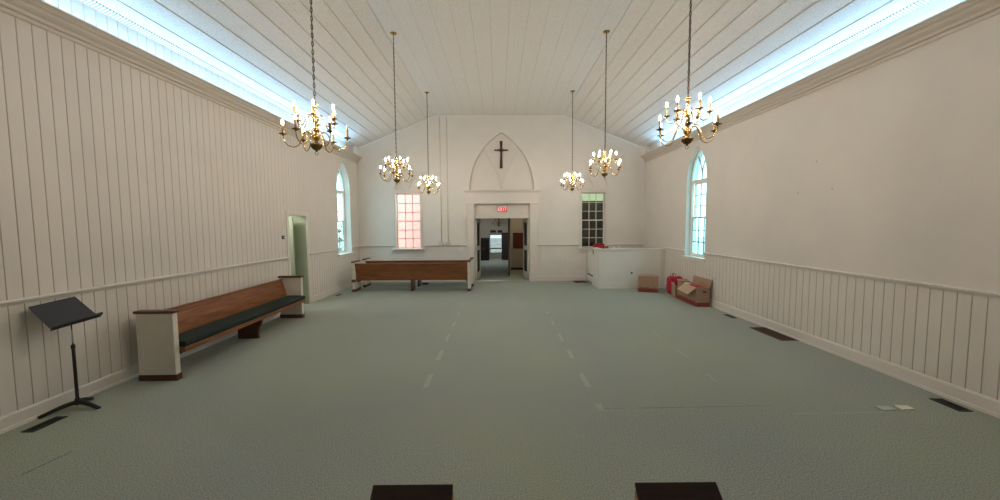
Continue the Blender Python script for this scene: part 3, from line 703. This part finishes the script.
# the desk: a rectangle .394 x .311 swung, tilted and slightly rolled on the pole
th, ti, ro = -.181, .779, -.119
Wd = Vector((-math.sin(th), math.cos(th), 0)); Hd = Vector((math.cos(th), math.sin(th), 0)); Sd = Hd*math.cos(ti) - Vector((0, 0, math.sin(ti)))
Wd, Sd = Wd*math.cos(ro) + Sd*math.sin(ro), Sd*math.cos(ro) - Wd*math.sin(ro)
nn = Sd.cross(Wd).normalized(); nn = nn if nn.z > 0 else -nn
T0 = Vector(rel((-4.287, 3.722, 1.007))) - Sd*.1555
def dp(s, y, h=0): return T0 + Sd*s + Wd*y + nn*h
q = MB(); LD_, W0, W1 = .311, -.197, .197
q.hexa([dp(0, W0 + .012), dp(0, W1 - .012), dp(LD_, W1), dp(LD_, W0)], [dp(0, W0 + .012, .004), dp(0, W1 - .012, .004), dp(LD_, W1, .004), dp(LD_, W0, .004)])
ds = q.build('desk', M['deskblack'], ms, .003)
q = MB(); a, b = W0 - .012, W1 + .012
q.hexa([dp(LD_, a, -.003), dp(LD_, b, -.003), dp(LD_ + .004, b, -.003), dp(LD_ + .004, a, -.003)], [dp(LD_, a, .055), dp(LD_, b, .055), dp(LD_ + .004, b, .055), dp(LD_ + .004, a, .055)])
q.hexa([dp(LD_, a, .052), dp(LD_, b, .052), dp(LD_, b, .056), dp(LD_, a, .056)], [dp(LD_ - .012, a, .056), dp(LD_ - .012, b, .056), dp(LD_ - .012, b, .06), dp(LD_ - .012, a, .06)])
q.build('ledge', M['deskblack'], ds)
q = MB(); m = dp(LD_*.6, .04, -.014); q.tube([m - Wd*.05, m + Wd*.05], .014, 10); q.tube([m, Vector((0, 0, .87))], .011, 8); q.build('tilt_joint', M['black'], ms)

# ------------------------------------------------------------------ chandeliers
def chandelier(loc, rz, label, chain=2.18, lit=True, dead=(), group=None, ang=0):
    e = tag(empty('chandelier', loc, rz), label, 'chandelier', group)
    q = MB()
    prof = [(0, .095), (.030, .095), (.018, .115), (.016, .13), (.034, .145), (.040, .165), (.034, .185), (.018, .198), (.015, .215), (.030, .228), (.034, .245), (.020, .26), (.014, .275), (.013, .30), (.028, .318), (.036, .34), (.030, .36), (.015, .375), (.012, .40), (.020, .43), (.022, .445), (.012, .46), (.010, .475), (.030, .492), (.033, .498), (.012, .505), (.006, .52), (0, .522)]
    q.lathe(prof, n=18); col = q.build('column', M['brass'], e)
    q = MB(); q.lathe([(0, .03), (.014, .032), (.036, .045), (.055, .068), (.060, .085), (.054, .098), (.02, .1), (0, .1)], n=18)
    q.lathe([(0, .018), (.008, .02), (.010, .028), (.005, .036), (0, .036)], n=10)
    q.tube([(.016*math.cos(t*PI/6), 0, .005 + .016*math.sin(t*PI/6)) for t in range(12)], .003, 6, closed=True); q.build('bowl', M['dbrass'], col)
    q = MB(); n = int(chain/.040)
    for i in range(n):
        z = .535 + (i + .5)*chain/n; hl = chain/n*.5 + .007; P = []
        for k in range(12):
            a = 2*PI*k/12; x, zz = .009*math.cos(a), hl*math.sin(a)
            P.append((x, 0, z + zz) if i % 2 else (0, x, z + zz))
        q.tube(P, .0038, 5, closed=True)
    q.tube([(0, 0, .515), (.004, 0, .535 + chain*.5), (0, 0, .53 + chain)], .0022, 5); q.build('chain', M['chain'], e)
    q = MB(); top = .535 + chain; q.lathe([(0, top - .045), (.010, top - .04), (.014, top - .02), (.045, top - .014), (.062, top - .004), (.064, top), (0, top)], n=18); q.build('canopy', M['brass'], e)
    low = smooth_path([(.028, 0, .155), (.055, 0, .205), (.095, 0, .215), (.125, 0, .165), (.155, 0, .085), (.205, 0, .055), (.26, 0, .075), (.292, 0, .125), (.295, 0, .168)], 5)
    upp = smooth_path([(.022, 0, .335), (.045, 0, .375), (.075, 0, .375), (.095, 0, .33), (.12, 0, .275), (.155, 0, .262), (.188, 0, .285), (.198, 0, .312), (.198, 0, .330)], 5)
    def arm(path):
        q = MB(); q.tube(path, .0048, 7); a = q.build('arm', M['brass'], e)
        x, z = path[-1].x, path[-1].z
        q = MB(); q.lathe([(0, z - .012), (.008, z - .01), (.012, z), (.034, z + .006), (.037, z + .011), (.012, z + .008), (.013, z + .02), (0, z + .02)], (x, 0, 0), 14); q.build('drip_pan', M['dbrass'], a)
        q = MB(); q.lathe([(0, z + .012), (.0105, z + .012), (.0105, z + .098), (.006, z + .102), (0, z + .102)], (x, 0, 0), 10); q.build('candle', M['candle'], a)
        q = MB(); q.lathe([(0, z + .10), (.006, z + .101), (.0085, z + .111), (.009, z + .121), (.0065, z + .134), (.003, z + .145), (0, z + .151)], (x, 0, 0), 10); q.build('bulb', M['bulb'] if lit else M['bulboff'], a)
        return a
    arms = [arm(low), arm(upp)]
    k = 0; placed = []
    for base_arm, off in ((arms[0], 0), (arms[1], PI/6)):
        for i in range(6):
            c = base_arm if i == 0 else copy_tree(base_arm, e)
            c.rotation_euler.z = off + i*PI/3 + ang
            k += 1; placed.append(c)
    for k in dead:
        for ch in placed[k].children:
            if ch.name.startswith('bulb'):
                ch.data = ch.data.copy(); ch.data.materials[0] = M['bulboff']
    return e
spots = [(-1.84, 3.93, 2.575, 'nearest brass chandelier on the left side', .35, (0,)), (1.94, 3.95, 2.62, 'nearest brass chandelier on the right side', .1, ()),
         (-1.868, 7.11, 2.595, 'middle brass chandelier of the left row', .6, (0,)), (1.972, 7.08, 2.68, 'middle brass chandelier of the right row', .3, ()),
         (-1.842, 10.2, 2.635, 'farthest brass chandelier of the left row, beside the pink window', .8, ()), (1.965, 10.14, 2.69, 'farthest brass chandelier of the right row, beside the dark window', .15, ())]
for x, y, z, lab, a, dead in spots:
    # each has a full set of its own parts; only the arms' turn and the dead bulbs differ
    chandelier((x, y, z), a, lab, ZC - z - .535, True, dead, 'lit brass chandeliers')
v = chandelier((.03, 17.2, 1.72), .2, 'small unlit chandelier in the room beyond the doorway', .33, False)

# ------------------------------------------------------------------ wall fittings
for x, lab in ((-1.830, 'left of two thin wire conduits running up the end wall'), (-1.612, 'right of two thin wire conduits running up the end wall')):
    q = MB(); q.tube([(0, 0, 1.30), (0, 0, 5.245)], .011, 8); o = q.build('wire_conduit', M['cornice'], loc=(x, YF - .012, 0)); tag(o, lab, 'conduit', 'conduits on the end wall')
    q = MB(); q.box((-.085, -.06, 1.205), (.075, .0115, 1.295)); q.build('junction_box', M['cornice'], o, .004)
    q = MB(); 
    for z in (1.9, 2.7, 3.5, 4.3): q.box((-.02, -.014, z), (.02, .0115, z + .02))
    q.build('clip', M['cornice'], o)
q = MB(); q.box((-.068, -.03, 0), (.068, 0, .145)); o = q.build('light_switch', M['white'], bevel=.004, loc=(-1.205, YF, .995)); tag(o, 'white double switch plate beside the doorway', 'switch')
for x in (-.03, .03):
    q = MB(); q.box((x - .008, -.04, .06), (x + .008, -.0295, .085)); q.build('toggle', M['white'], o)

# ------------------------------------------------------------------ floor vents
def vent(loc, w, l, rz, lab, fm='vent', n=None, name='floor_vent'):
    e = tag(empty(name, loc, rz), lab, 'vent'); q = MB(); t = .018
    for a, b in (((-w/2, -l/2), (-w/2 + t, l/2)), ((w/2 - t, -l/2), (w/2, l/2)), ((-w/2 + t, -l/2), (w/2 - t, -l/2 + t)), ((-w/2 + t, l/2 - t), (w/2 - t, l/2))): q.box((a[0], a[1], .001), (b[0], b[1], .008))
    q.build('frame', M[fm], e)
    q = MB(); q.box((-w/2 + t, -l/2 + t, .001), (w/2 - t, l/2 - t, .002)); q.build('duct_shade', M['hole_shade'], e)  # thin plate with the duct's darkness painted on, no depth behind it
    q = MB(); n = n or int((l - 2*t)/.022)
    for i in range(n):
        y = -l/2 + t + (l - 2*t)*(i + .5)/n; q.hexa([(-w/2 + t, y - .003, .002), (w/2 - t, y - .003, .002), (w/2 - t, y + .001, .002), (-w/2 + t, y + .001, .002)], [(-w/2 + t, y + .001, .007), (w/2 - t, y + .001, .007), (w/2 - t, y + .005, .007), (-w/2 + t, y + .005, .007)])
    q.build('slats', M[fm], e)
vent((-4.265, 3.47, 0), .11, .28, 0, 'dark floor vent in front of the music stand')
vent((4.555, 3.70, 0), .13, .27, -.03, 'dark floor vent nearest the camera along the right wall')
vent((4.585, 7.40, 0), .09, .30, 0, 'small dark floor vent near the open box, along the right wall')
vent((-4.25, 10.02, 0), .08, .28, 0, 'small dark floor vent below the left pointed window')
vent((-2.30, 11.85, 0), .22, .36, 0, 'dark floor vent under the pews by the end wall')
vent((4.56, 6.20, 0), .27, .76, 0, 'large brown return grille in the carpet by the right wall', 'brownvent')
vent((2.61, 12.03, 0), .40, .44, 0, 'brown floor grille beside the white enclosure at the end wall', 'brownvent')
# paper scraps
for x, y, rz, m, lab in ((3.84, 3.643, .05, 'greypaper', 'grey scrap of paper on the carpet, beside a white one'), (4.036, 3.652, .03, 'paper', 'white scrap of paper on the carpet near the right floor vent')):
    q = MB(); P = [(-.070, -.042), (.069, -.040), (.073, .040), (-.066, .044)]
    q.hexa([(a, b, .002) for a, b in P], [(a, b, .005 + .003*(i % 2)) for i, (a, b) in enumerate(P)])
    tag(q.build('paper_scrap', M[m], loc=(x, y, 0), rz=rz), lab, 'paper')

# ------------------------------------------------------------------ cardboard boxes
def carton_print(q, xa, xb, yface, sgn, axis, mi, z1=.075):
    x = xa + .03                                         # a printed band with ragged shapes above it
    def put(a, b, c, d):
        if axis == 'x': q.box((a, yface, c), (b, yface + sgn*.0012, d), mi)
        else: q.box((yface, a, c), (yface + sgn*.0012, b, d), mi)
    put(xa, xb, .004, z1)
    while x < xb - .06:
        w = random.uniform(.012, .03); put(x, x + w, z1, z1 + random.uniform(.012, .045)); x += w + random.uniform(.004, .014)
bx = tag(empty('cardboard_box', (4.08, 10.265, 0), -.36), 'closed brown cardboard box in front of the white enclosure', 'box', 'cardboard boxes by the enclosure')
q = MB(); q.box((-.252, -.21, 0), (.252, .21, .435)); q.build('body', M['card'], bx, .004)
q = MB(); carton_print(q, -.25, .25, -.2102, -1, 'x', 0, .10); q.build('red_print', M['redprint'], bx)
q = MB(); q.box((-.252, -.21, .435), (.252, -.002, .440)); q.box((-.252, .002, .435), (.252, .21, .440)); q.build('flap', M['card'], bx)
q = MB(); q.box((-.252, -.028, .4402), (.252, .028, .4412)); q.build('tape', M['cardin'], bx)
# long open box
W, Lb, Hb = .285, .97, .425
ob = tag(empty('cardboard_box', (4.365, 8.27, 0), -.035), 'open brown cardboard box with raised flaps by the right wall', 'box', 'cardboard boxes by the enclosure')
q = MB(); t = .006
q.box((0, 0, 0), (W, Lb, t)); q.box((0, 0, t), (t, Lb, Hb)); q.box((W - t, 0, t), (W, Lb, Hb)); q.box((t, Lb - t, t), (W - t, Lb, Hb))
hx0, hx1, hz0, hz1 = .135, .215, .315, .345
q.box((t, 0, t), (W - t, t, hz0)); q.box((t, 0, hz1), (W - t, t, Hb)); q.box((t, 0, hz0), (hx0, t, hz1)); q.box((hx1, 0, hz0), (W - t, t, hz1))
q.build('body', M['card'], ob)
q = MB(); q.box((hx0 - .01, .0065, hz0 - .01), (hx1 + .01, .0075, hz1 + .01)); q.build('slot_shade', M['hole_shade'], ob)  # black plate painted as the shaded inside behind the hand hole
q = MB(); carton_print(q, 0, Lb, -.0002, -1, 'y', 0, .085); q.build('red_print', M['redprint'], ob)
q = MB(); q.box((0, -.0014, .004), (W, -.0002, .095)); q.build('red_print', M['redprint'], ob)
q = MB(); q.hexa([(0, .02, Hb), (0, .62, Hb), (-.15, .66, Hb - .13), (-.155, .10, Hb - .16)], [(.004, .02, Hb + .004), (.004, .62, Hb + .004), (-.147, .66, Hb - .125), (-.152, .10, Hb - .155)]); q.build('flap', M['cardin'], ob)
q = MB(); q.hexa([(W, 0, Hb), (W, .80, Hb), (W + .025, .80, Hb + .17), (W + .055, .0, Hb + .17)], [(W - .005, 0, Hb), (W - .005, .80, Hb), (W + .02, .80, Hb + .17), (W + .05, .0, Hb + .17)]); q.build('flap', M['card'], ob)
q = MB(); q.hexa([(.01, Lb, Hb), (W - .01, Lb, Hb), (W - .02, Lb + .10, Hb + .04), (.02, Lb + .10, Hb + .04)], [(.01, Lb - .004, Hb + .004), (W - .01, Lb - .004, Hb + .004), (W - .02, Lb + .098, Hb + .045), (.02, Lb + .098, Hb + .045)]); q.build('flap', M['card'], ob)
q = MB(); q.hexa([(.01, .004, Hb), (W - .01, .004, Hb), (W - .03, .12, Hb - .10), (.03, .12, Hb - .10)], [(.01, .008, Hb + .003), (W - .01, .008, Hb + .003), (W - .03, .124, Hb - .096), (.03, .124, Hb - .096)]); q.build('flap', M['cardin'], ob)
def crumple(name, mat, loc, rx, ry, rz, lab, cat, seed=1, parent=None, amp=.16, squash=1.0):
    rnd = random.Random(seed); bm = bmesh.new(); bmesh.ops.create_icosphere(bm, subdivisions=4, radius=1)
    ph = [(Vector((rnd.uniform(-1, 1), rnd.uniform(-1, 1), rnd.uniform(-1, 1))).normalized()*rnd.uniform(3, 9), rnd.uniform(0, 6)) for _ in range(9)]
    for v in bm.verts:
        n = v.co.copy(); s = sum(abs(math.sin(n.dot(k) + p)) for k, p in ph)/9 - .6
        f = 1 + s*amp*4; c = n*f
        e = .6
        c = Vector([math.copysign(abs(x)**e, x) for x in c])
        v.co = Vector((c.x*rx, c.y*ry, max(0, (c.z + 1)/2*rz)))
    for f in bm.faces: f.smooth = False
    me = bpy.data.meshes.new(name); bm.to_mesh(me); bm.free(); me.materials.append(mat)
    o = bpy.data.objects.new(name, me); C.objects.link(o); o.location = loc
    if lab: tag(o, lab, cat)
    return o
crumple('red_bundle', M['redcloth'], (4.515, 8.62, .012), .105, .26, .42, 'red bundle lying inside the open cardboard box', 'bundle', 5, amp=.10)
crumple('white_cloth', M['paper'], (4.53, 9.02, .012), .09, .10, .415, 'small white cloth inside the open cardboard box', 'cloth', 9, amp=.06)
sb = tag(empty('small_box', (4.395, 9.34, 0), -.02), 'smaller brown box between the open box and the red bag', 'box', 'cardboard boxes by the enclosure')
q = MB(); w_, l_, h_ = .26, .21, .30
q.box((0, 0, 0), (w_, l_, t)); q.box((0, 0, t), (t, l_, h_)); q.box((w_ - t, 0, t), (w_, l_, h_)); q.box((t, 0, t), (w_ - t, t, h_)); q.box((t, l_ - t, t), (w_ - t, l_, h_)); q.build('body', M['card'], sb)
q = MB(); q.hexa([(0, .01, h_), (0, l_ - .01, h_), (-.03, l_ - .03, h_ + .07), (-.03, .03, h_ + .07)], [(.004, .01, h_), (.004, l_ - .01, h_), (-.026, l_ - .03, h_ + .07), (-.026, .03, h_ + .07)]); q.build('flap', M['cardin'], sb)
crumple('red_bundle', M['redcloth'], (4.525, 9.445, .012), .10, .08, .51, 'red cloth bundle rising out of the smaller brown box', 'bundle', 3, amp=.08)
rbag = crumple('red_bag', M['redcloth'], (4.545, 9.80, 0), .12, .18, .47, 'crumpled red bag on the carpet behind the cardboard boxes', 'bag', 11, amp=.14)
q = MB()
for sg in (-1, 1): q.tube(smooth_path([(sg*.05 - .02, -.04, .42), (sg*.07 - .02, -.05, .52), (-.02, -.05, .55), (-.02 - sg*.03, -.03, .44)], 5), .007, 6)
q.build('handle', M['redcloth'], rbag)
q = MB(); q.box((-.05, -.03, 0), (.05, .03, .03)); o = q.build('power_adapter', M['black'], bevel=.006, loc=(4.345, 10.50, .002), rz=.3); tag(o, 'small black adapter on the carpet beside the closed box', 'adapter')
q = MB(); q.tube(smooth_path([(.05, 0, .012), (.12, .03, .006), (.2, .0, .006), (.32, .08, .006)], 6), .005, 6); q.build('cord', M['black'], o)

# ------------------------------------------------------------------ slant-topped lecterns in the foreground
def lectern(x0, x1, lab):
    e = tag(empty('lectern', ((x0 + x1)/2, 1.545, 0)), lab, 'lectern', 'lecterns in the foreground'); w = (x1 - x0)/2; s = math.tan(math.radians(37)); D = .30
    q = MB(); side = [(-.012, 0), (-.012, .725), (-D + .012, .725 - (D - .024)*s), (-D + .012, 0)]
    q.extrude(side, lambda p, t_: (t_, p[0], p[1]), -w - .004, w + .004); q.build('body', M['lectwood'], e, .003)
    q = MB(); q.extrude([(0, .736), (0, .750), (-D, .750 - D*s), (-D, .736 - D*s)], lambda p, t_: (t_, p[0], p[1]), -w, w); q.build('slanted_top', M['tablet'], e, .003)
    q = MB(); q.box((-w - .015, -D - .01, 0), (w + .015, .005, .06)); q.build('plinth', M['lectwood'], e, .004)
lectern(-.538, -.198, 'left of two dark-topped wooden lecterns at the bottom edge')
lectern(.574, .922, 'right of two dark-topped wooden lecterns at the bottom edge')

# ------------------------------------------------------------------ lights
def area(name, loc, rot, sx, sy, power, col):
    l = bpy.data.lights.new(name, 'AREA'); l.shape = 'RECTANGLE'; l.size = sx; l.size_y = sy; l.energy = power; l.color = col
    o = bpy.data.objects.new(name, l); C.objects.link(o); o.location = loc; o.rotation_euler = rot; return o
COVE, VEST = 40, 4
yc, ly = (2.2 + 11.2)/2, 11.2 - 2.2
area('cove_light', (XL + .085, yc, 3.975), (0, PI + math.radians(30), 0), .06, ly, COVE, (.32, .67, 1.0))
area('cove_light', (XR - .085, yc, 3.97), (0, PI - math.radians(30), 0), .06, ly, COVE, (.32, .67, 1.0))
area('vestibule_fill', (.75, 14.3, 2.58), (0, 0, 0), .5, .5, VEST, (1, .85, .65))  # added fill light for the partition, no fixture belongs to it
area('vestibule_fill', (-.4, 18.5, 2.58), (0, 0, 0), .5, .5, VEST*4, (.92, .97, 1))  # added fill light for the far room, no fixture belongs to it
area('passage_fill', (XL - .6, 8.2, 2.38), (0, 0, 0), .3, .3, 9, (1, .97, .88))  # added fill light to brighten the green passage
def portal(loc, rot, sx, sy):
    o = area('window_portal', loc, rot, sx, sy, 1, (1, 1, 1)); o.data.cycles.is_portal = True
portal((XL - .29, 11.145, 2.33), (0, -PI/2, 0), 2.66, .95); portal((XR + .29, 9.11, 2.33), (0, PI/2, 0), 2.66, .9)
portal((-2.884, YF + .19, 1.96), (-PI/2, 0, 0), .71, 1.77)
w = bpy.data.worlds.new('sky'); bpy.context.scene.world = w; w.use_nodes = True
bg = w.node_tree.nodes['Background']; bg.inputs['Color'].default_value = (.86, .97, 1.0, 1); bg.inputs['Strength'].default_value = 5.2

# ------------------------------------------------------------------ camera
cd = bpy.data.cameras.new('camera'); cam = bpy.data.objects.new('camera', cd); C.objects.link(cam)
cd.sensor_width = 36; cd.lens = 380/1000*36; cd.clip_start = .05; cd.clip_end = 200
cam.matrix_world = Matrix.Translation((0, 0, 1.85)) @ Matrix.Rotation(-.0045, 4, 'Z') @ Matrix.Rotation(PI/2 - .0678, 4, 'X') @ Matrix.Rotation(-.006, 4, 'Z')
sc_ = bpy.context.scene; sc_.camera = cam
sc_.view_settings.view_transform = 'Standard'; sc_.view_settings.look = 'None'; sc_.view_settings.gamma = 1; sc_.view_settings.use_curve_mapping = False
sc_.view_settings.exposure = 0.6
sc_.cycles.max_bounces = 10; sc_.cycles.diffuse_bounces = 6; sc_.cycles.sample_clamp_indirect = 8; sc_.cycles.caustics_reflective = False; sc_.cycles.caustics_refractive = False
sc_.cycles.use_denoising = True
